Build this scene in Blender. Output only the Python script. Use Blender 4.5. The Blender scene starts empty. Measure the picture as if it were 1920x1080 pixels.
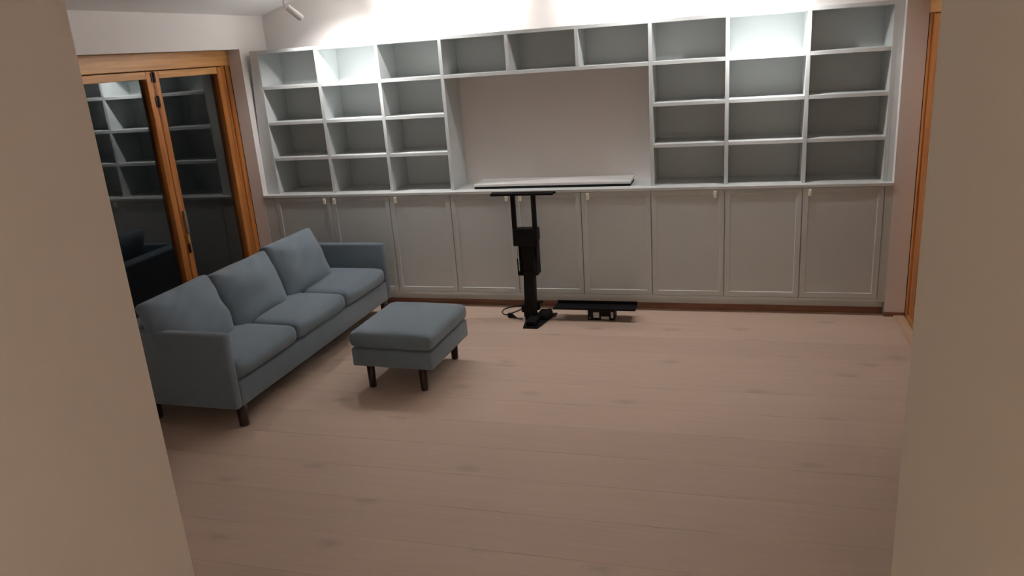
import bpy, bmesh, math, random
from mathutils import Vector, Matrix, noise
random.seed(7)
S = bpy.context.scene
C = S.collection
PI = math.pi

# ------------------------------------------------------------------ camera
cam_d = bpy.data.cameras.new('camera')
cam = bpy.data.objects.new('camera', cam_d); C.objects.link(cam)
cam_d.sensor_width = 36.0
cam_d.lens = 1450.65 / 1920 * 36
cam_d.clip_start = 0.02
YAW, PITCH, ROLL = -0.29162, 0.29994, -0.0733
fw = Vector((math.sin(YAW)*math.cos(PITCH), math.cos(YAW)*math.cos(PITCH), -math.sin(PITCH)))
rt = Vector((math.cos(YAW), -math.sin(YAW), 0)); up = rt.cross(fw)
r2 = math.cos(ROLL)*rt + math.sin(ROLL)*up; u2 = -math.sin(ROLL)*rt + math.cos(ROLL)*up
M = Matrix((r2, u2, -fw)).transposed().to_4x4(); M.translation = Vector((3.56372, -5.41972, 1.90919))
cam.matrix_world = M
S.camera = cam

# ------------------------------------------------------------------ world, exposure
w = bpy.data.worlds.new('night'); S.world = w; w.use_nodes = True
w.node_tree.nodes['Background'].inputs[0].default_value = (0.010, 0.012, 0.016, 1)
w.node_tree.nodes['Background'].inputs[1].default_value = 0.12
S.view_settings.view_transform = 'Standard'
S.view_settings.look = 'None'
S.view_settings.exposure = 0.03
S.view_settings.gamma = 1.0
S.view_settings.use_curve_mapping = False
S.cycles.diffuse_bounces = 7
S.cycles.max_bounces = 12

# ------------------------------------------------------------------ lights
def light(name, kind, loc, energy, col, **k):
    d = bpy.data.lights.new(name, kind); d.energy = energy; d.color = col
    o = bpy.data.objects.new(name, d); C.objects.link(o); o.location = loc
    for a, b in k.items(): setattr(d, a, b)
    return o
def aim(o, d): o.rotation_euler = Vector(d).to_track_quat('-Z', 'Y').to_euler()
SPOT_COL = (1.0, 0.965, 0.94)
# place, axis, beam power, beam angle, spill power
SPOTS = [((0.585, -0.20, 2.215), (0.42, 0.56, -0.58), 82, 84, 34), ((3.74, -0.20, 2.215), (0.02, 0.64, -0.62), 74, 80, 28),
         ((1.45, -0.20, 2.33), (0.07, 0.95, 0.16), 315, 110, 22), ((2.95, -0.20, 2.33), (-0.07, 0.95, 0.16), 315, 110, 24)]  # this pair is added out of view to brighten the wall above the shelves
for p, a, e, ang, sp in SPOTS:
    a = Vector(a).normalized()
    o = light('spot_beam', 'SPOT', Vector(p) + a*0.006, e, SPOT_COL, spot_size=math.radians(ang), spot_blend=1.0, shadow_soft_size=0.02)
    aim(o, a)
    if sp:
        o = light('spot_spill', 'SPOT', Vector(p) + a*0.008, sp, SPOT_COL, spot_size=math.radians(150), spot_blend=0.6, shadow_soft_size=0.025)
        aim(o, Vector((a.x*0.5, 0.40, -1.0)))
HALL = light('passage_lamp_light', 'POINT', (3.15, -7.2, 2.25), 27, (1.0, 0.84, 0.66), shadow_soft_size=0.14)

# ------------------------------------------------------------------ materials
def mat(name, col, rough=0.6, metal=0.0, spec=0.5, noise_amt=0.0, noise_scale=20.0, bump=0.0, bump_scale=60.0):
    m = bpy.data.materials.new(name); m.use_nodes = True
    nt = m.node_tree; b = nt.nodes['Principled BSDF']
    b.inputs['Base Color'].default_value = (*col, 1); b.inputs['Roughness'].default_value = rough
    b.inputs['Metallic'].default_value = metal; b.inputs['Specular IOR Level'].default_value = spec
    tc = nt.nodes.new('ShaderNodeTexCoord')
    if noise_amt:
        n = nt.nodes.new('ShaderNodeTexNoise'); n.inputs['Scale'].default_value = noise_scale; n.inputs['Detail'].default_value = 5
        nt.links.new(tc.outputs['Object'], n.inputs['Vector'])
        mx = nt.nodes.new('ShaderNodeMix'); mx.data_type = 'RGBA'
        mx.inputs[6].default_value = (*[c*(1-noise_amt) for c in col], 1)
        mx.inputs[7].default_value = (*[min(1, c*(1+noise_amt)) for c in col], 1)
        nt.links.new(n.outputs['Fac'], mx.inputs[0]); nt.links.new(mx.outputs[2], b.inputs['Base Color'])
    if bump:
        n2 = nt.nodes.new('ShaderNodeTexNoise'); n2.inputs['Scale'].default_value = bump_scale; n2.inputs['Detail'].default_value = 3
        nt.links.new(tc.outputs['Object'], n2.inputs['Vector'])
        bp = nt.nodes.new('ShaderNodeBump'); bp.inputs['Strength'].default_value = bump; bp.inputs['Distance'].default_value = 0.004
        nt.links.new(n2.outputs['Fac'], bp.inputs['Height']); nt.links.new(bp.outputs['Normal'], b.inputs['Normal'])
    return m

def wood(name, dark, light_, axis, rough=0.45, scale=1.0):
    """streaky straight-grained timber; axis = index of the grain direction"""
    m = bpy.data.materials.new(name); m.use_nodes = True
    nt = m.node_tree; b = nt.nodes['Principled BSDF']; b.inputs['Roughness'].default_value = rough
    tc = nt.nodes.new('ShaderNodeTexCoord'); mp = nt.nodes.new('ShaderNodeMapping')
    s = [38*scale]*3; s[axis] = 1.6*scale; mp.inputs['Scale'].default_value = s
    n = nt.nodes.new('ShaderNodeTexNoise'); n.inputs['Scale'].default_value = 1.0; n.inputs['Detail'].default_value = 6; n.inputs['Distortion'].default_value = 0.6
    cr = nt.nodes.new('ShaderNodeValToRGB'); cr.color_ramp.elements[0].position = 0.30; cr.color_ramp.elements[1].position = 0.72
    cr.color_ramp.elements[0].color = (*dark, 1); cr.color_ramp.elements[1].color = (*light_, 1)
    nt.links.new(tc.outputs['Object'], mp.inputs['Vector']); nt.links.new(mp.outputs[0], n.inputs['Vector'])
    nt.links.new(n.outputs['Fac'], cr.inputs[0]); nt.links.new(cr.outputs[0], b.inputs['Base Color'])
    return m

def plank_mat():
    m = bpy.data.materials.new('pale_plank'); m.use_nodes = True
    nt = m.node_tree; N = nt.nodes.new; L = nt.links.new
    b = nt.nodes['Principled BSDF']; b.inputs['Roughness'].default_value = 0.55; b.inputs['Specular IOR Level'].default_value = 0.35
    tc = N('ShaderNodeTexCoord'); oi = N('ShaderNodeObjectInfo')
    cx = N('ShaderNodeCombineXYZ'); mu = N('ShaderNodeMath'); mu.operation = 'MULTIPLY'; mu.inputs[1].default_value = 57.0
    L(oi.outputs['Random'], mu.inputs[0]); L(mu.outputs[0], cx.inputs[0]); L(mu.outputs[0], cx.inputs[2])
    ad = N('ShaderNodeVectorMath'); ad.operation = 'ADD'; L(tc.outputs['Object'], ad.inputs[0]); L(cx.outputs[0], ad.inputs[1])
    # long grain
    mp = N('ShaderNodeMapping'); mp.inputs['Scale'].default_value = (0.9, 22, 22); L(ad.outputs[0], mp.inputs['Vector'])
    n1 = N('ShaderNodeTexNoise'); n1.inputs['Scale'].default_value = 1.6; n1.inputs['Detail'].default_value = 7; n1.inputs['Distortion'].default_value = 0.8
    L(mp.outputs[0], n1.inputs['Vector'])
    cr = N('ShaderNodeValToRGB'); e = cr.color_ramp.elements
    e[0].position = 0.28; e[0].color = (0.570, 0.430, 0.342, 1); e[1].position = 0.74; e[1].color = (0.612, 0.468, 0.376, 1)
    L(n1.outputs['Fac'], cr.inputs[0])
    # plank-to-plank tone
    tone = N('ShaderNodeMapRange'); tone.inputs[3].default_value = 0.93; tone.inputs[4].default_value = 1.05; L(oi.outputs['Random'], tone.inputs[0])
    mt = N('ShaderNodeMix'); mt.data_type = 'RGBA'; mt.blend_type = 'MULTIPLY'; mt.inputs[0].default_value = 1.0
    L(cr.outputs[0], mt.inputs[6]); L(tone.outputs[0], mt.inputs[7])
    # sparse knots: stretched voronoi cells, masked by a noise so that only some cells carry one
    mk = N('ShaderNodeMapping'); mk.inputs['Scale'].default_value = (2.3, 5.2, 1.0); L(ad.outputs[0], mk.inputs['Vector'])
    wn = N('ShaderNodeTexNoise'); wn.inputs['Scale'].default_value = 14.0; L(ad.outputs[0], wn.inputs['Vector'])
    wm = N('ShaderNodeMix'); wm.data_type = 'VECTOR'; wm.inputs[0].default_value = 0.16; L(mk.outputs[0], wm.inputs[4]); L(wn.outputs['Color'], wm.inputs[5])
    vo = N('ShaderNodeTexVoronoi'); vo.voronoi_dimensions = '2D'; vo.inputs['Scale'].default_value = 1.0; L(wm.outputs[1], vo.inputs['Vector'])
    kr = N('ShaderNodeMapRange'); kr.inputs[1].default_value = 0.03; kr.inputs[2].default_value = 0.17; kr.inputs[3].default_value = 1.0; kr.inputs[4].default_value = 0.0
    L(vo.outputs['Distance'], kr.inputs[0])
    sp = N('ShaderNodeSeparateColor'); L(vo.outputs['Color'], sp.inputs[0])
    gt = N('ShaderNodeMath'); gt.operation = 'GREATER_THAN'; gt.inputs[1].default_value = 0.66; L(sp.outputs[0], gt.inputs[0])
    km = N('ShaderNodeMath'); km.operation = 'MULTIPLY'; L(kr.outputs[0], km.inputs[0]); L(gt.outputs[0], km.inputs[1])
    ks = N('ShaderNodeMath'); ks.operation = 'MULTIPLY'; ks.inputs[1].default_value = 0.42; L(km.outputs[0], ks.inputs[0])
    mx = N('ShaderNodeMix'); mx.data_type = 'RGBA'; mx.inputs[7].default_value = (0.32, 0.24, 0.205, 1)
    L(ks.outputs[0], mx.inputs[0]); L(mt.outputs[2], mx.inputs[6]); L(mx.outputs[2], b.inputs['Base Color'])
    return m

def fabric_mat():
    m = bpy.data.materials.new('blue_grey_fabric'); m.use_nodes = True
    nt = m.node_tree; N = nt.nodes.new; L = nt.links.new
    b = nt.nodes['Principled BSDF']; b.inputs['Roughness'].default_value = 0.95; b.inputs['Specular IOR Level'].default_value = 0.15
    b.inputs['Sheen Weight'].default_value = 0.25; b.inputs['Sheen Roughness'].default_value = 0.5
    tc = N('ShaderNodeTexCoord')
    n = N('ShaderNodeTexNoise'); n.inputs['Scale'].default_value = 420; n.inputs['Detail'].default_value = 2; L(tc.outputs['Object'], n.inputs['Vector'])
    n3 = N('ShaderNodeTexNoise'); n3.inputs['Scale'].default_value = 9; n3.inputs['Detail'].default_value = 3; L(tc.outputs['Object'], n3.inputs['Vector'])
    cr = N('ShaderNodeMix'); cr.data_type = 'RGBA'; cr.inputs[6].default_value = (0.142, 0.183, 0.220, 1); cr.inputs[7].default_value = (0.206, 0.264, 0.318, 1)
    av = N('ShaderNodeMath'); av.operation = 'ADD'; L(n.outputs['Fac'], av.inputs[0]); L(n3.outputs['Fac'], av.inputs[1])
    hv = N('ShaderNodeMath'); hv.operation = 'MULTIPLY'; hv.inputs[1].default_value = 0.5; L(av.outputs[0], hv.inputs[0])
    L(hv.outputs[0], cr.inputs[0]); L(cr.outputs[2], b.inputs['Base Color'])
    bp = N('ShaderNodeBump'); bp.inputs['Strength'].default_value = 0.25; bp.inputs['Distance'].default_value = 0.002
    L(n.outputs['Fac'], bp.inputs['Height']); L(bp.outputs['Normal'], b.inputs['Normal'])
    return m

def glass_mat():
    m = bpy.data.materials.new('window_glass'); m.use_nodes = True
    nt = m.node_tree; nt.nodes.remove(nt.nodes['Principled BSDF'])
    g = nt.nodes.new('ShaderNodeBsdfGlass'); g.inputs['IOR'].default_value = 1.75; g.inputs['Roughness'].default_value = 0.0
    g.inputs['Color'].default_value = (0.93, 0.95, 0.95, 1)
    tc = nt.nodes.new('ShaderNodeTexCoord'); n = nt.nodes.new('ShaderNodeTexNoise'); n.inputs['Scale'].default_value = 1.2
    bp = nt.nodes.new('ShaderNodeBump'); bp.inputs['Strength'].default_value = 0.01
    nt.links.new(tc.outputs['Object'], n.inputs['Vector']); nt.links.new(n.outputs['Fac'], bp.inputs['Height']); nt.links.new(bp.outputs['Normal'], g.inputs['Normal'])
    nt.links.new(g.outputs[0], nt.nodes['Material Output'].inputs[0])
    return m

def emit_mat(name, col, strength):
    m = bpy.data.materials.new(name); m.use_nodes = True
    b = m.node_tree.nodes['Principled BSDF']; b.inputs['Emission Color'].default_value = (*col, 1); b.inputs['Emission Strength'].default_value = strength
    return m

WALL = mat('white_plaster', (0.80, 0.765, 0.75), 0.85, noise_amt=0.015, noise_scale=3, bump=0.05, bump_scale=90)
CEIL = mat('ceiling_paint', (0.78, 0.765, 0.75), 0.9, noise_amt=0.01, noise_scale=3)
CAB = mat('grey_green_lacquer', (0.60, 0.632, 0.632), 0.5, noise_amt=0.012, noise_scale=4)
TOPM = mat('worktop_lacquer', (0.63, 0.655, 0.65), 0.45, noise_amt=0.012, noise_scale=4)
TAUPE = mat('taupe_wall', (0.66, 0.615, 0.545), 0.9, noise_amt=0.03, noise_scale=2)  # darker, more olive tone than the white plaster, for the right passage wall
ORANGE_Z = wood('varnished_timber_upright', (0.29, 0.092, 0.018), (0.57, 0.225, 0.052), 2)
ORANGE_Y = wood('varnished_timber_rail', (0.42, 0.190, 0.052), (0.66, 0.350, 0.118), 1)
PLINTH_W = wood('plinth_timber', (0.20, 0.085, 0.05), (0.33, 0.16, 0.10), 0)
PLANK = plank_mat()
SUB = mat('subfloor', (0.40, 0.29, 0.23), 0.8, noise_amt=0.05)
SILLM = wood('pale_threshold', (0.50, 0.36, 0.25), (0.62, 0.47, 0.34), 1)
FABRIC = fabric_mat()
LEGW = wood('dark_stained_leg', (0.018, 0.008, 0.006), (0.050, 0.022, 0.016), 2, rough=0.35)
BLACK = mat('black_powder_coat', (0.006, 0.006, 0.007), 0.6, spec=0.2, noise_amt=0.2, noise_scale=40)
RUBBER = mat('black_cable_rubber', (0.010, 0.009, 0.009), 0.55, noise_amt=0.1)
STEEL = mat('brushed_steel', (0.55, 0.53, 0.50), 0.35, metal=0.9, noise_amt=0.08, noise_scale=60)
DARKMETAL = mat('dark_hinge_metal', (0.05, 0.04, 0.035), 0.4, metal=0.7, noise_amt=0.1, noise_scale=60)
BRASS = mat('brass', (0.62, 0.45, 0.20), 0.35, metal=0.9, noise_amt=0.08, noise_scale=60)
TAB = mat('pale_leather_tab', (0.92, 0.88, 0.76), 0.5, noise_amt=0.05)
WHITE = mat('white_lamp_paint', (0.80, 0.77, 0.75), 0.4, noise_amt=0.01)
LENS = emit_mat('lamp_lens', (1.0, 0.93, 0.86), 3.0)
HALLEM = emit_mat('passage_lamp_shade', (1.0, 0.80, 0.6), 2.0)
STICK = mat('pale_sticker', (0.50, 0.50, 0.48), 0.5, noise_amt=0.25, noise_scale=180)
GLASS = glass_mat()
BOARDW = mat('white_board', (0.72, 0.72, 0.70), 0.4, noise_amt=0.01)

# ------------------------------------------------------------------ helpers
def bx(bm, x0, x1, y0, y1, z0, z1, bev=0.0, seg=1):
    vs = [bm.verts.new((x, y, z)) for x in (x0, x1) for y in (y0, y1) for z in (z0, z1)]
    f = [(0,1,3,2), (4,6,7,5), (0,4,5,1), (2,3,7,6), (0,2,6,4), (1,5,7,3)]
    fs = [bm.faces.new([vs[i] for i in q]) for q in f]
    if bev:
        es = list({e for q in fs for e in q.edges})
        bmesh.ops.bevel(bm, geom=es, offset=bev, segments=seg, affect='EDGES', profile=0.5)
def tube(bm, pts, r, seg=8, caps=True, close=False):
    pts = [Vector(p) for p in pts]; rings = []
    ref = Vector((0.31, 0.17, 0.93))
    for i, p in enumerate(pts):
        t = (pts[min(i+1, len(pts)-1)] - pts[max(i-1, 0)]).normalized()
        a = t.cross(ref)
        if a.length < 1e-4: a = t.cross(Vector((1, 0, 0)))
        a.normalize(); b = t.cross(a)
        rr = r[i] if isinstance(r, (list, tuple)) else r
        rings.append([bm.verts.new(p + a*math.cos(2*PI*k/seg)*rr + b*math.sin(2*PI*k/seg)*rr) for k in range(seg)])
    for A, B in zip(rings, rings[1:]):
        for k in range(seg): bm.faces.new((A[k], A[(k+1) % seg], B[(k+1) % seg], B[k]))
    if caps: bm.faces.new(rings[0][::-1]); bm.faces.new(rings[-1])
def prism(bm, poly, axis, a, b):
    """polygon in the two other axes, extruded along axis from a to b"""
    def P(u, v, t):
        q = [u, v]; q.insert(axis, t); return q
    A = [bm.verts.new(P(u, v, a)) for u, v in poly]; B = [bm.verts.new(P(u, v, b)) for u, v in poly]
    n = len(poly)
    bm.faces.new(A); bm.faces.new(B[::-1])
    for i in range(n): bm.faces.new((A[i], B[i], B[(i+1) % n], A[(i+1) % n]))
def smooth_pts(pts, n=8):
    pts = [Vector(p) for p in pts]; out = []
    P = [pts[0]] + pts + [pts[-1]]
    for i in range(1, len(P)-2):
        for k in range(n):
            t = k/n; a, b, c, d = P[i-1], P[i], P[i+1], P[i+2]
            out.append(0.5*((2*b) + (-a+c)*t + (2*a-5*b+4*c-d)*t*t + (-a+3*b-3*c+d)*t**3))
    out.append(pts[-1]); return out
def obj(name, bm, m, parent=None, smooth=False):
    bmesh.ops.recalc_face_normals(bm, faces=bm.faces)
    me = bpy.data.meshes.new(name); bm.to_mesh(me); bm.free()
    me.materials.append(m)
    if smooth:
        for p in me.polygons: p.use_smooth = True
    o = bpy.data.objects.new(name, me); C.objects.link(o)
    if parent: o.parent = parent
    return o
def box(name, m, parent, *a, bev=0.0, seg=1, smooth=False):
    bm = bmesh.new(); bx(bm, *a, bev=bev, seg=seg); return obj(name, bm, m, parent, smooth)
def thing(name, label, cat, loc=(0, 0, 0), rotz=0.0, group=None):
    o = bpy.data.objects.new(name, None); C.objects.link(o); o.empty_display_size = 0.1
    o.location = loc; o.rotation_euler = (0, 0, rotz); tag(o, label, cat, group); return o
def tag(o, label, cat, group=None):
    o['label'] = label; o['category'] = cat
    if group: o['group'] = group
    return o
def struct(o): o['kind'] = 'structure'; return o
def dup(o, parent=None):
    c = o.copy(); C.objects.link(c)
    if parent: c.parent = parent
    for ch in list(o.children): dup(ch, c)
    return c
def cushion(name, m, parent, dims, rnd=0.03, bulge=(0, 0, 0), n=(14, 14, 5), matrix=None, wrinkle=0.0, seed=0, pinch=0.0):
    """upholstered block: rounded box with crowned faces; dims = full size"""
    bm = bmesh.new(); hx, hy, hz = [d/2 for d in dims]; V = {}
    def vert(i, j, k):
        key = (i, j, k)
        if key in V: return V[key]
        u, v, w_ = 2*i/n[0]-1, 2*j/n[1]-1, 2*k/n[2]-1
        def ease(t): return math.copysign(1-(1-abs(t))**1.5, t)
        u, v = ease(u), ease(v)
        p = Vector((u*hx, v*hy, w_*hz))
        q = Vector((max(-hx+rnd, min(hx-rnd, p.x)), max(-hy+rnd, min(hy-rnd, p.y)), max(-hz+rnd, min(hz-rnd, p.z))))
        d = p - q
        if d.length > 1e-9: p = q + d.normalized()*rnd
        fx, fy, fz = (1-u*u), (1-v*v), (1-w_*w_)
        p.z += math.copysign(1, w_)*bulge[2]*(fx**0.6)*(fy**0.6)*(1 if abs(w_) > 0.99 else abs(w_))
        p.x += math.copysign(1, u)*bulge[0]*fy*fz*abs(u)
        p.y += math.copysign(1, v)*bulge[1]*fx*fz*abs(v)
        if pinch:
            s = 1 - pinch*(max(abs(u), abs(v))**4)
            p.z *= s
        if wrinkle:
            q2 = Vector((p.x*7+seed*3.1, p.y*4+seed, p.z*4))
            p += Vector((0.3, 0.3, 1)).normalized()*wrinkle*noise.noise(q2)
            p.z += wrinkle*0.6*noise.noise(Vector((p.x*16+p.y*9, p.y*3+seed*2, 0)))
        V[key] = bm.verts.new(matrix @ p if matrix else p); return V[key]
    a, b, c = n
    def quad(*ks):
        bm.faces.new([vert(*k) for k in ks])
    for i in range(a):
        for j in range(b):
            quad((i,j,0), (i,j+1,0), (i+1,j+1,0), (i+1,j,0)); quad((i,j,c), (i+1,j,c), (i+1,j+1,c), (i,j+1,c))
    for i in range(a):
        for k in range(c):
            quad((i,0,k), (i+1,0,k), (i+1,0,k+1), (i,0,k+1)); quad((i,b,k), (i,b,k+1), (i+1,b,k+1), (i+1,b,k))
    for j in range(b):
        for k in range(c):
            quad((0,j,k), (0,j,k+1), (0,j+1,k+1), (0,j+1,k)); quad((a,j,k), (a,j+1,k), (a,j+1,k+1), (a,j,k+1))
    o = obj(name, bm, m, parent, True)
    sb = o.modifiers.new('soften', 'SUBSURF'); sb.levels = 1; sb.render_levels = 1
    return o

# ------------------------------------------------------------------ room shell
XL, XR, YB, YF = -0.10, 4.55, 0.38, -4.35
HX0, HX1, HY = 2.54, 3.795, -8.2
EAVE, SLOPE = 2.293, 0.30
XM = (XL + XR)/2; RIDGE = EAVE + SLOPE*(XM-XL)
OPEN_Y, OPEN_Z = -3.20, 2.047

fl = struct(box('floor', SUB, None, -0.45, 4.90, HY-0.1, 0.5, -0.06, -0.018))
PW = 0.2665
bm = bmesh.new(); bx(bm, -2.55, 2.55, -PW/2+0.0003, PW/2-0.0003, -0.018, 0.0, bev=0.0008)
pl0 = obj('plank', bm, PLANK, fl); k = 0
y = -2.13 + PW*9.5
while y > HY:
    o = pl0 if k == 0 else pl0.copy()
    if k: C.objects.link(o)
    o.location = (2.225, y, 0); k += 1; y -= PW

bm = bmesh.new()
prism(bm, [(XL, 0), (XR, 0), (XR, EAVE), (XM, RIDGE), (XL, EAVE)], 1, YB, YB+0.12); struct(obj('wall_back', bm, WALL))
def side_wall(name, xin, xout):
    x0, x1 = sorted((xin, xout)); bm = bmesh.new()
    bx(bm, x0, x1, 0.0, YB+0.12, 0, EAVE)
    bx(bm, x0, x1, OPEN_Y, 0.0, OPEN_Z, EAVE)
    bx(bm, x0, x1, YF-0.12, OPEN_Y, 0, EAVE)
    return struct(obj(name, bm, WALL))
side_wall('wall_left', XL, XL-0.11); side_wall('wall_right', XR, XR+0.125)
bm = bmesh.new()
bx(bm, XL, HX0-0.12, YF-0.12, YF, 0, EAVE); bx(bm, HX1+0.12, XR, YF-0.12, YF, 0, EAVE)
prism(bm, [(XL, EAVE), (XR, EAVE), (XM, RIDGE)], 1, YF-0.12, YF)
struct(obj('wall_front', bm, WALL))
struct(box('wall_passage_left', WALL, None, HX0-0.12, HX0, HY, YF, 0, 2.293))
struct(box('wall_passage_right', TAUPE, None, HX1, HX1+0.12, HY, YF, 0, 2.293))
struct(box('wall_passage_end', WALL, None, HX0-0.12, HX1+0.12, HY-0.1, HY, 0, 2.293))
struct(box('ceiling_passage', CEIL, None, HX0-0.12, HX1+0.12, HY-0.1, YF-0.12, 2.293, 2.36))
bm = bmesh.new()
prism(bm, [(XL-0.12, EAVE-SLOPE*0.12+0.036), (XL, EAVE), (XM, RIDGE), (XR, EAVE), (XR+0.13, EAVE), (XR+0.13, EAVE+0.12), (XM, RIDGE+0.15), (XL-0.12, EAVE+0.12)], 1, YF-0.12, YB+0.12)
struct(obj('ceiling', bm, CEIL))
struct(box('trim_1', PLINTH_W, None, 4.545, 4.675, -0.012, 0.0, 0.0, 0.030, bev=0.002))
struct(box('baseboard_left', WALL, None, XL, XL+0.012, YF, OPEN_Y, 0.0, 0.09, bev=0.002))

# ------------------------------------------------------------------ glazed folding doors (left wall and right wall)
def glazed_door(name, x, sgn, pane_list, extra):
    """x = plane of the room-side face, sgn = +1 when the outside lies at larger x"""
    def X(d): return x + sgn*d
    def bb(nm, m, par, d0, d1, y0, y1, z0, z1, bev=0.003):
        a, b = sorted((X(d0), X(d1))); return box(nm, m, par, a, b, y0, y1, z0, z1, bev=bev)
    root = bpy.data.objects.new(name, None); C.objects.link(root); root['kind'] = 'structure'
    bb('head_rail', ORANGE_Y, root, 0.0, 0.10, OPEN_Y, 0.0, 1.935, OPEN_Z)
    bb('jamb', ORANGE_Z, root, 0.004, 0.10, -0.052, 0.0, 0.0, 1.935)
    bb('jamb', ORANGE_Z, root, 0.014, 0.10, -0.086, -0.054, 0.0, 1.935)
    bb('jamb', ORANGE_Z, root, 0.004, 0.10, OPEN_Y, OPEN_Y+0.055, 0.0, 1.935)
    bb('bottom_rail', ORANGE_Y, root, 0.0, 0.10, OPEN_Y+0.055, -0.086, 0.0, 0.045)
    for (y1, y0, sw1, sw0) in pane_list:
        bm = bmesh.new()
        a, b = sorted((X(0.012), X(0.072)))
        bx(bm, a, b, y0, y0+sw0, 0.05, 1.930, bev=0.003); bx(bm, a, b, y1-sw1, y1, 0.05, 1.930, bev=0.003)
        leaf = obj('door_leaf', bm, ORANGE_Z, root)
        box('top_rail', ORANGE_Y, leaf, a, b, y0+sw0, y1-sw1, 1.880, 1.930, bev=0.003)
        box('bottom_rail', ORANGE_Y, leaf, a, b, y0+sw0, y1-sw1, 0.05, 0.15, bev=0.003)
        g0, g1 = sorted((X(0.045), X(0.051)))
        box('glass_pane', GLASS, leaf, g0, g1, y0+sw0-0.002, y1-sw1+0.002, 0.148, 1.882)
        if extra and abs(y1+0.089) < 0.01:
            hj = y0
            for z0, z1, m in ((1.855, 1.925, DARKMETAL), (1.690, 1.770, DARKMETAL)):
                bm = bmesh.new(); tube(bm, [(X(0.006), hj, z0), (X(0.006), hj, z1)], 0.009, 8)
                for t in (0.33, 0.66): tube(bm, [(X(0.006), hj, z0+(z1-z0)*t-0.002), (X(0.006), hj, z0+(z1-z0)*t+0.002)], 0.0115, 8)
                bx(bm, *sorted((X(0.006), X(0.014))), hj-0.02, hj+0.02, z0+0.005, z1-0.005)
                obj('hinge', bm, m, leaf, False)
            h = box('handle', STEEL, leaf, *sorted((X(-0.012), X(0.012))), hj+0.020, hj+0.038, 0.80, 0.97, bev=0.006, seg=2)
            h['label'] = 'long silver pull handle on the door joint'
            box('latch', BRASS, leaf, *sorted((X(-0.004), X(0.012))), hj+0.012, hj+0.036, 0.735, 0.79, bev=0.003)
            box('latch', DARKMETAL, leaf, *sorted((X(-0.002), X(0.012))), hj+0.012, hj+0.030, 0.66, 0.725, bev=0.003)
    return root
J = [-0.089, -0.858, -1.627, -2.396, -3.142]
glazed_door('door_1', XL-0.11, -1, [(J[i]-(0.002 if i else 0), J[i+1]+0.002, 0.060, 0.060) for i in range(4)], True)
JR = [-0.089, -0.858, -1.627, -2.396, -3.142]
glazed_door('door_2', XR+0.125, 1, [(JR[i]-(0.002 if i else 0), JR[i+1]+0.002, 0.12 if i == 0 else 0.06, 0.060) for i in range(4)], False)
struct(box('trim_2', SILLM, None, 4.605, 4.672, -3.2, -0.013, 0.0, 0.012, bev=0.003))
struct(box('trim_3', SILLM, None, -0.205, -0.14, -3.2, -0.005, 0.0, 0.012, bev=0.003))

# ------------------------------------------------------------------ base cabinets with shaker doors
ZC0, ZC1 = 0.100, 0.8905            # carcass
def door_mesh(x0, x1, z0=0.1235, z1=0.8885, y0=0.0, y1=0.020):
    bm = bmesh.new(); bx(bm, x0, x1, y0, y1, z0, z1)
    bmesh.ops.recalc_face_normals(bm, faces=bm.faces); bm.normal_update()
    f = [q for q in bm.faces if abs(q.calc_center_median().y-y0) < 1e-6][0]
    bmesh.ops.inset_region(bm, faces=[f], thickness=0.048)
    r = bmesh.ops.inset_region(bm, faces=[f], thickness=0.005)
    for v in f.verts: v.co.y += 0.0055
    return bm
units = [((1, 2), 'grey double-door base cabinet at the far left, behind the sofa'),
         ((3,), 'grey single-door base cabinet just right of the sofa arm'),
         ((4, 5), 'grey double-door base cabinet behind the black lift stand'),
         ((6,), 'grey single-door base cabinet behind the low black bracket'),
         ((7, 8), 'grey double-door base cabinet under the right bookcase, one pale tab in all'),
         ((9,), 'grey single-door base cabinet at the far right end')]
tabs = {1: 0.447, 2: 0.534, 3: 1.056, 4: 1.945, 5: 2.048, 6: 2.552, 7: 3.437, 9: 4.046}
for ds, lab in units:
    x0, x1 = (ds[0]-1)*0.5, ds[-1]*0.5
    t = thing('base_cabinet', lab, 'cabinet', ((x0+x1)/2, 0.2, 0), group='base cabinets along the back wall'); ox = (x0+x1)/2
    bm = bmesh.new(); bx(bm, x0-ox+0.0005, x1-ox-0.0005, -0.178, 0.178, ZC0, ZC1); 
    bx(bm, x0-ox+0.0005, x1-ox-0.0005, -0.2, -0.178, ZC0, 0.121)
    obj('body', bm, CAB, t)
    for d in ds:
        bm = door_mesh((d-1)*0.5-ox+0.0026, d*0.5-ox-0.0026, y0=-0.2, y1=-0.1795)
        dr = obj('door', bm, CAB, t)
        if d in tabs:
            bm = bmesh.new(); tx = tabs[d]-ox
            bx(bm, tx-0.010, tx+0.010, -0.219, -0.2002, 0.835, 0.881, bev=0.003, seg=2)
            tube(bm, [(tx, -0.226, 0.868), (tx, -0.2002, 0.868)], 0.004, 8)
            h = obj('pull_tab', bm, TAB, dr); h['label'] = 'small pale pull tab'
tag(box('end_filler', CAB, None, 4.5005, 4.5495, 0.002, 0.022, ZC0, ZC1, bev=0.001), 'narrow upright grey filler strip between last cabinet door and right wall', 'filler')
tag(box('end_filler', CAB, None, -0.0995, -0.0005, 0.002, 0.022, ZC0, ZC1, bev=0.001), 'narrow upright grey filler strip between first cabinet door and glazed door wall', 'filler')
pt = thing('plinth', 'recessed grey plinth with brown wooden strip under the base cabinets', 'plinth', (2.225, 0.07, 0))
box('plinth_board', CAB, pt, -2.32, 2.32, -0.012, 0.012, 0.045, 0.0995)
box('wood_strip', PLINTH_W, pt, -2.32, 2.32, -0.013, 0.012, 0.0, 0.045)['label'] = 'brown wooden strip'
tag(box('worktop', TOPM, None, -0.0995, 4.5495, -0.008, 0.3795, 0.8915, 0.9115, bev=0.0015), 'long pale grey worktop running over all the base cabinets', 'worktop')

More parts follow.
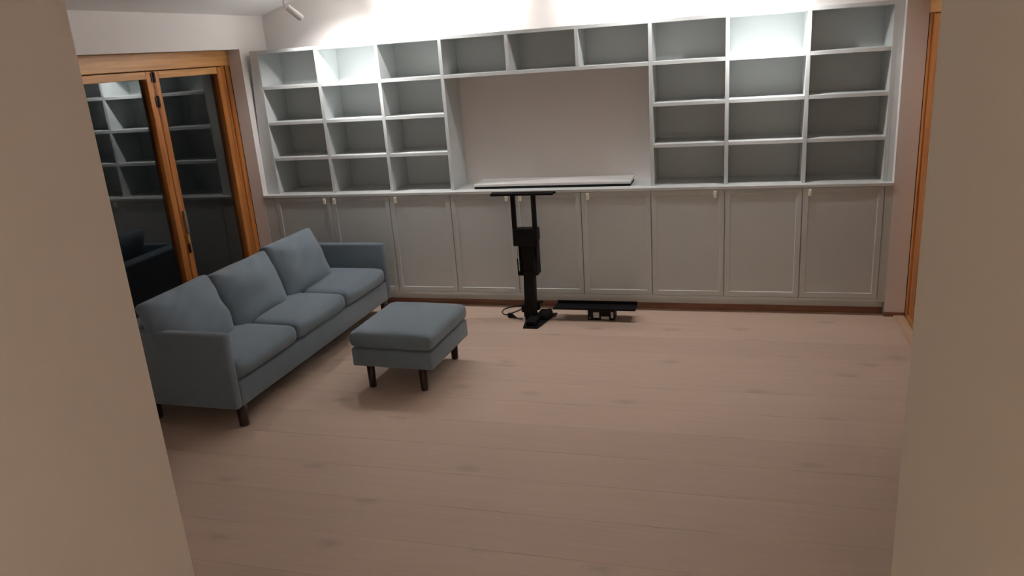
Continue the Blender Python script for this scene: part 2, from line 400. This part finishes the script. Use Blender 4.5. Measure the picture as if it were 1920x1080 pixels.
# ------------------------------------------------------------------ bookcases
FY, BY = 0.0625, 0.3735
LV = [2.0143, 1.7432, 1.4696, 1.1904]; TH = 0.0125; DX = 0.006; Z0 = 0.912
def bookcase(name, lab, c0, c1):
    t = thing(name, lab, 'bookcase', ((c0+c1)*0.25+DX, 0.22, Z0)); ox, oy, oz = t.location
    def b(nm, x0, x1, y0, y1, z0, z1, bev=0.0012): return box(nm, CAB, t, x0-ox, x1-ox, y0-oy, y1-oy, z0-oz, z1-oz, bev=bev)
    top = LV[0]+TH
    for c in range(c0, c1+1):
        xc = c*0.5+DX
        if c == 0: xa, xb = xc-0.020, xc+0.006
        elif c == 9: xa, xb = xc-0.014, xc+0.012
        else: xa, xb = xc-0.0128, xc+0.0128
        b('side_panel' if c in (c0, c1) else 'divider', xa, xb, FY, BY, Z0, LV[0]-TH)
    b('top_panel', c0*0.5+DX-0.0128-(0.0072 if c0 == 0 else 0), c1*0.5+DX+0.0128, FY, BY, LV[0]-TH, top)
    for c in range(c0, c1):
        for z in LV[1:]:
            b('shelf', c*0.5+DX+0.0132, (c+1)*0.5+DX-0.0132, FY+0.001, BY, z-TH, z+TH)
    b('back_panel', c0*0.5+DX-0.01, c1*0.5+DX+0.01, BY+0.0003, BY+0.006, Z0, top, 0)
    if c0 == 0:
        bm = bmesh.new(); prism(bm, [(-0.0995-ox, 0), (-0.0145-ox, 0), (-0.0145-ox, top-Z0), (-0.058-ox, top-Z0), (-0.0995-ox, 0.30)], 1, FY-oy, FY+0.018-oy)
        obj('filler_strip', bm, CAB, t)
    if c1 == 9: b('filler_strip', 4.5185, 4.5495, FY, FY+0.018, Z0, top)
    return t
bookcase('bookcase', 'left pale grey built-in bookcase of twelve compartments beside the glazed door', 0, 3)
bookcase('bookcase', 'right pale grey built-in bookcase of twelve compartments at the right wall', 6, 9)
t = thing('bridge_shelf', 'row of three open compartments bridging the wide niche between the bookcases', 'shelf', (2.256, 0.22, LV[1]-TH))
ox, oy, oz = t.location
def bb(nm, x0, x1, y0, y1, z0, z1): return box(nm, CAB, t, x0-ox, x1-ox, y0-oy, y1-oy, z0-oz, z1-oz, bev=0.0012)
xa, xb = 1.5+DX+0.0132, 3.0+DX-0.0132
bb('top_panel', xa, xb, FY, BY, LV[0]-TH, LV[0]+TH); bb('bottom_panel', xa, xb, FY, BY, LV[1]-TH, LV[1]+TH)
for c in (4, 5): bb('divider', c*0.5+DX-0.0128, c*0.5+DX+0.0128, FY, BY, LV[1]+TH, LV[0]-TH)
bb('back_panel', xa, xb, BY+0.0003, BY+0.006, LV[1]-TH, LV[0]+TH)

# lid lying over the dark slot in the niche counter
t = thing('niche_board', 'long white board lying over a dark slot on the worktop in the niche', 'board', (2.26, 0.20, 0.912))
bm = bmesh.new(); bx(bm, -0.585, 0.590, -0.115, 0.13, 0.016, 0.036, bev=0.002); obj('board', bm, BOARDW, t)
bm = bmesh.new(); bx(bm, -0.585, 0.590, -0.118, 0.10, 0.0, 0.0155, bev=0.001); obj('slot_frame', bm, BLACK, t)['label'] = 'dark slot frame under the white board'

# ------------------------------------------------------------------ sofa
SOFA = (0.975, -2.155, 0.0); SROT = -math.radians(1.0); SL = 1.985; SD = 0.745
t = thing('sofa', 'blue-grey fabric three-seat sofa with dark legs in front of the glazed door', 'sofa', SOFA, SROT)
ZB, ZS, ZA = 0.124, 0.266, 0.567; AT = 0.055
box('base', FABRIC, t, -SD, -0.004, AT, SL-AT, ZB, ZS, bev=0.010, seg=2, smooth=True)
box('armrest', FABRIC, t, -SD, 0.0, 0.0, AT, ZB, ZA, bev=0.018, seg=3, smooth=True)
box('armrest', FABRIC, t, -SD, 0.0, SL-AT, SL, ZB, ZA, bev=0.018, seg=3, smooth=True)
bm = bmesh.new(); bx(bm, -SD-0.004, -SD+0.135, 0.002, SL-0.002, ZB, 0.570, bev=0.02, seg=3); obj('back_frame', bm, FABRIC, t, True)
cw = (SL-2*AT)/3
for i in range(3):
    yc = AT + cw*(i+0.5)
    mtx = Matrix.Translation((-0.318, yc, ZS+0.059))
    o = cushion('seat_cushion', FABRIC, t, (0.64, cw-0.006, 0.116), rnd=0.045, bulge=(0.014, 0.0, 0.018), n=(14, 14, 6), matrix=mtx, wrinkle=0.003, seed=i)
for i in range(3):
    yc = (0.287, 0.868, 1.462)[i]; wid = (0.575, 0.590, 0.585)[i]; hgt = (0.415, 0.405, 0.425)[i]
    lean = math.radians((21, 20, 20)[i])
    base = Vector((-0.378, yc, 0.335))
    mtx = Matrix.Translation(base) @ Matrix.Rotation((0.02, 0.0, -0.02)[i], 4, 'Z') @ Matrix.Rotation(-lean, 4, 'Y') @ Matrix.Translation((0, 0, hgt/2)) @ Matrix.Rotation(PI/2, 4, 'Y')
    cushion('back_cushion', FABRIC, t, (hgt, wid, 0.14), rnd=0.022, bulge=(0.0, 0.0, 0.042), n=(22, 22, 5), matrix=mtx, wrinkle=0.020, seed=11+i*5, pinch=0.55)
def leg_mesh(r0=0.021, r1=0.018, h=0.112):
    bm = bmesh.new(); tube(bm, [(0, 0, 0), (0, 0, 0.004), (0, 0, h)], [r1*0.9, r1, r0], 14); return bm
lg = obj('leg', leg_mesh(0.031, 0.028, 0.125), LEGW, t, True)
for k, (lx, ly) in enumerate([(-0.036, 0.078), (-0.036, SL-0.078), (-SD+0.12, 0.078), (-SD+0.12, SL-0.078)]):
    o = lg if k == 0 else lg.copy()
    if k: C.objects.link(o)
    o.location = (lx, ly, 0)

# ------------------------------------------------------------------ ottoman
t = thing('ottoman', 'blue-grey square ottoman on four dark legs in front of the sofa', 'ottoman', (1.640, -1.262, 0), -math.radians(2.2))
box('base', FABRIC, t, -0.262, 0.262, -0.295, 0.290, 0.150, 0.262, bev=0.010, seg=2, smooth=True)
cushion('seat_cushion', FABRIC, t, (0.545, 0.612, 0.105), rnd=0.042, bulge=(0, 0, 0.014), n=(14, 14, 6), matrix=Matrix.Translation((0, -0.002, 0.264+0.054)), wrinkle=0.003, seed=4)
lg = obj('leg', leg_mesh(0.025, 0.022, 0.151), LEGW, t, True)
for k, (lx, ly) in enumerate([(-0.172, -0.245), (0.172, -0.245), (0.172, 0.245), (-0.172, 0.245)]):
    o = lg if k == 0 else lg.copy()
    if k: C.objects.link(o)
    o.location = (lx, ly, 0)

# ------------------------------------------------------------------ motorised screen lift stand
t = thing('lift_stand', 'tall black motorised screen lift stand in front of the cabinets', 'stand', (2.145, -0.25, 0))
bm = bmesh.new(); prism(bm, [(-0.015, -0.195), (0.090, -0.195), (0.165, 0.13), (-0.055, 0.13)], 2, 0.0, 0.010)
bx(bm, 0.0, 0.075, -0.165, -0.04, 0.010, 0.045, bev=0.006); bx(bm, 0.045, 0.135, -0.03, 0.11, 0.010, 0.050, bev=0.008)
obj('base_plate', bm, BLACK, t)
bm = bmesh.new(); bx(bm, -0.052, -0.034, -0.020, 0.030, 0.02, 0.10, bev=0.006); bx(bm, -0.070, -0.034, -0.02, 0.05, 0.055, 0.115, bev=0.012, seg=2); obj('motor_housing', bm, BLACK, t)
bm = bmesh.new()
prism(bm, [(-0.033, -0.035), (0.043, -0.035), (0.043, 0.035), (-0.033, 0.035)], 2, 0.010, 0.58)
for v in bm.verts: v.co.x += -0.006*(1 if v.co.z < 0.2 else 0) + (0.010 if v.co.z > 0.2 else 0)
obj('lower_column', bm, BLACK, t)
bm = bmesh.new()
bx(bm, -0.050, 0.082, -0.050, -0.037, 0.475, 0.600, bev=0.002)
bx(bm, -0.050, -0.032, -0.050, 0.045, 0.352, 0.60, bev=0.002); bx(bm, 0.064, 0.082, -0.050, 0.045, 0.352, 0.60, bev=0.002)
bx(bm, -0.066, -0.050, -0.046, -0.038, 0.352, 0.38); bx(bm, -0.066, 0.064, -0.050, -0.040, 0.350, 0.382, bev=0.002)
bx(bm, -0.066, -0.059, -0.050, -0.040, 0.35, 0.475)
obj('sleeve', bm, BLACK, t)
bm = bmesh.new()
bx(bm, -0.082, 0.093, -0.060, -0.051, 0.570, 0.690, bev=0.002); bx(bm, -0.082, 0.093, -0.051, 0.03, 0.600, 0.688, bev=0.002)
for q in range(7): bx(bm, -0.050+0.02*q, -0.040+0.02*q, -0.055, 0.02, 0.686, 0.693)
obj('carriage', bm, BLACK, t)
bm = bmesh.new()
for x in (-0.083, 0.064): bx(bm, x, x+0.030, -0.058, -0.030, 0.690, 0.932, bev=0.002)
obj('upright_rails', bm, BLACK, t)
bm = bmesh.new(); bx(bm, -0.226, 0.222, -0.062, -0.022, 0.930, 0.947, bev=0.004, seg=2); bx(bm, -0.226, 0.236, -0.030, -0.018, 0.936, 0.952, bev=0.003)
obj('top_bar', bm, BLACK, t)
bm = bmesh.new(); bx(bm, 0.02, 0.05, 0.06, 0.09, 0.05, 0.115, bev=0.004); bx(bm, 0.02, 0.075, 0.06, 0.09, 0.105, 0.120, bev=0.004); obj('cable_clip', bm, BLACK, t)

# power cord
bm = bmesh.new()
tube(bm, smooth_pts([(2.10, -0.06, 0.03), (2.03, 0.03, 0.006), (1.982, 0.035, 0.005), (1.93, 0.01, 0.005), (1.88, -0.05, 0.005), (1.885, -0.125, 0.005), (1.925, -0.174, 0.005), (1.97, -0.125, 0.005), (2.02, -0.05, 0.012), (2.085, -0.02, 0.05)], 8), 0.0042, 6)
cd = tag(obj('floor_cord', bm, RUBBER, None, True), 'thin black power cord looping over the floor left of the lift stand', 'cord')
bm = bmesh.new()
tube(bm, smooth_pts([(2.01, -0.243, 0.014), (2.05, -0.262, 0.008), (2.065, -0.262, 0.006), (2.074, -0.25, 0.006)], 6), 0.0042, 6)
bm2 = bmesh.new(); tube(bm2, [(1.965, -0.225, 0.020), (1.985, -0.231, 0.020), (2.000, -0.238, 0.018), (2.028, -0.252, 0.012)], [0.019, 0.019, 0.012, 0.006], 10)
t = thing('power_plug', 'black power plug lying on the floor left of the stand foot', 'plug', (0, 0, 0))
obj('cable', bm, RUBBER, t, True); obj('plug_body', bm2, BLACK, t, False)
bm = bmesh.new()
tube(bm, smooth_pts([(2.215, -0.02, 0.004), (2.24, -0.02, 0.004), (2.262, -0.085, 0.005), (2.275, -0.15, 0.004), (2.312, -0.185, 0.004)], 8), 0.0042, 6)
tag(obj('signal_cable', bm, RUBBER, None, True), 'short thin black cable on the floor right of the stand foot', 'cord')

# ------------------------------------------------------------------ low black bracket on the floor
t = thing('screen_bracket', 'low black tray-shaped screen bracket on a small box, right of the stand', 'bracket', (2.655, -0.18, 0))
bm = bmesh.new(); bx(bm, -0.095, 0.098, -0.052, 0.06, 0.0, 0.083, bev=0.002); obj('box_housing', bm, BLACK, t)
bm = bmesh.new(); bx(bm, -0.345, 0.250, -0.075, 0.055, 0.084, 0.089, bev=0.001)
bx(bm, -0.345, 0.250, -0.080, -0.074, 0.084, 0.097, bev=0.001); bx(bm, -0.335, 0.250, 0.050, 0.056, 0.084, 0.112, bev=0.001)
obj('tray', bm, BLACK, t)
for xx0, xx1 in ((-0.29, -0.19), (0.09, 0.19)):
    box('slot_strip', STEEL, t, xx0, xx1, -0.071, -0.066, 0.0892, 0.0905)
for (a, b, c, d) in ((-0.055, -0.012, 0.020, 0.060), (0.002, 0.058, 0.008, 0.030), (0.072, 0.090, 0.020, 0.064)):
    box('sticker', STICK, t, a, b, -0.0545, -0.0522, c, d)
box('screw', STEEL, t, -0.082, -0.074, -0.056, -0.0522, 0.014, 0.020)

# ------------------------------------------------------------------ spotlights on their ceiling track, two of them added to wash the wall
TZ = 2.452
t = thing('lamp_track', 'white ceiling lamp track above the bookcases, out of view', 'track', (2.12, -0.27, TZ))
bm = bmesh.new(); bx(bm, -1.72, 1.72, -0.018, 0.018, 0, 0.022, bev=0.003); obj('rail', bm, WHITE, t)
for xx in (-1.40, 1.40):
    bm = bmesh.new(); zc = EAVE + SLOPE*(XM-XL-abs(2.12+xx-XM)); tube(bm, [(xx, 0, 0.022), (xx, 0, zc-TZ)], 0.005, 8); obj('suspension_rod', bm, WHITE, t)
labs = ['white cylinder spotlight at the top left, pointing at the left bookcase', 'white cylinder spotlight above the right bookcase',
        'added unseen spotlight above the left end of the bridge shelf, brightening the wall', 'added unseen spotlight above the right end of the bridge shelf, brightening the wall']
for (p, a, *_), lab in zip(SPOTS, labs):
    p = Vector(p); a = Vector(a).normalized()
    t = thing('spotlight', lab, 'lamp', p, group='track spotlights over the bookcases')
    bm = bmesh.new()
    n = 24; prof = [(0.0, 0.0225), (0.004, 0.0235), (0.090, 0.0235), (0.094, 0.0225), (0.125, 0.0225), (0.127, 0.020)]
    pts = [-a*s for s, r in prof]; rr = [r for s, r in prof]
    tube(bm, pts, rr, n, caps=True)
    obj('body', bm, WHITE, t, False)
    bm = bmesh.new(); tube(bm, [a*0.0004, a*0.0018], 0.018, n); obj('lens', bm, LENS, t)
    bm = bmesh.new()
    mid = -a*0.085; side = Vector((-0.62, -0.30, 0.30)).normalized()
    topz = TZ - p.z
    # direction across the barrel, then up to the track
    tube(bm, smooth_pts([mid+side*0.020, mid+side*0.045+Vector((0, 0, 0.015)), mid+side*0.050+Vector((0, 0, 0.045)), Vector((mid.x-0.02, -0.27-p.y, topz-0.05)), Vector((mid.x-0.02, -0.27-p.y, topz-0.012))], 6), 0.0075, 10)
    obj('arm', bm, WHITE, t, True)
    bm = bmesh.new(); bx(bm, mid.x-0.06, mid.x+0.02, -0.27-p.y-0.016, -0.27-p.y+0.016, topz-0.016, topz, bev=0.002); obj('track_adapter', bm, WHITE, t)
t = thing('passage_lamp', 'round white ceiling lamp in the passage, out of view', 'lamp', (3.60, -7.2, 2.293))
bm = bmesh.new(); tube(bm, [(0, 0, 0), (0, 0, -0.02)], 0.16, 28); obj('ceiling_plate', bm, WHITE, t)
bm = bmesh.new(); tube(bm, [(0, 0, -0.0205), (0, 0, -0.03)], [0.15, 0.13], 28); obj('shade', bm, HALLEM, t)
HALL.location = (3.60, -7.2, 2.08)
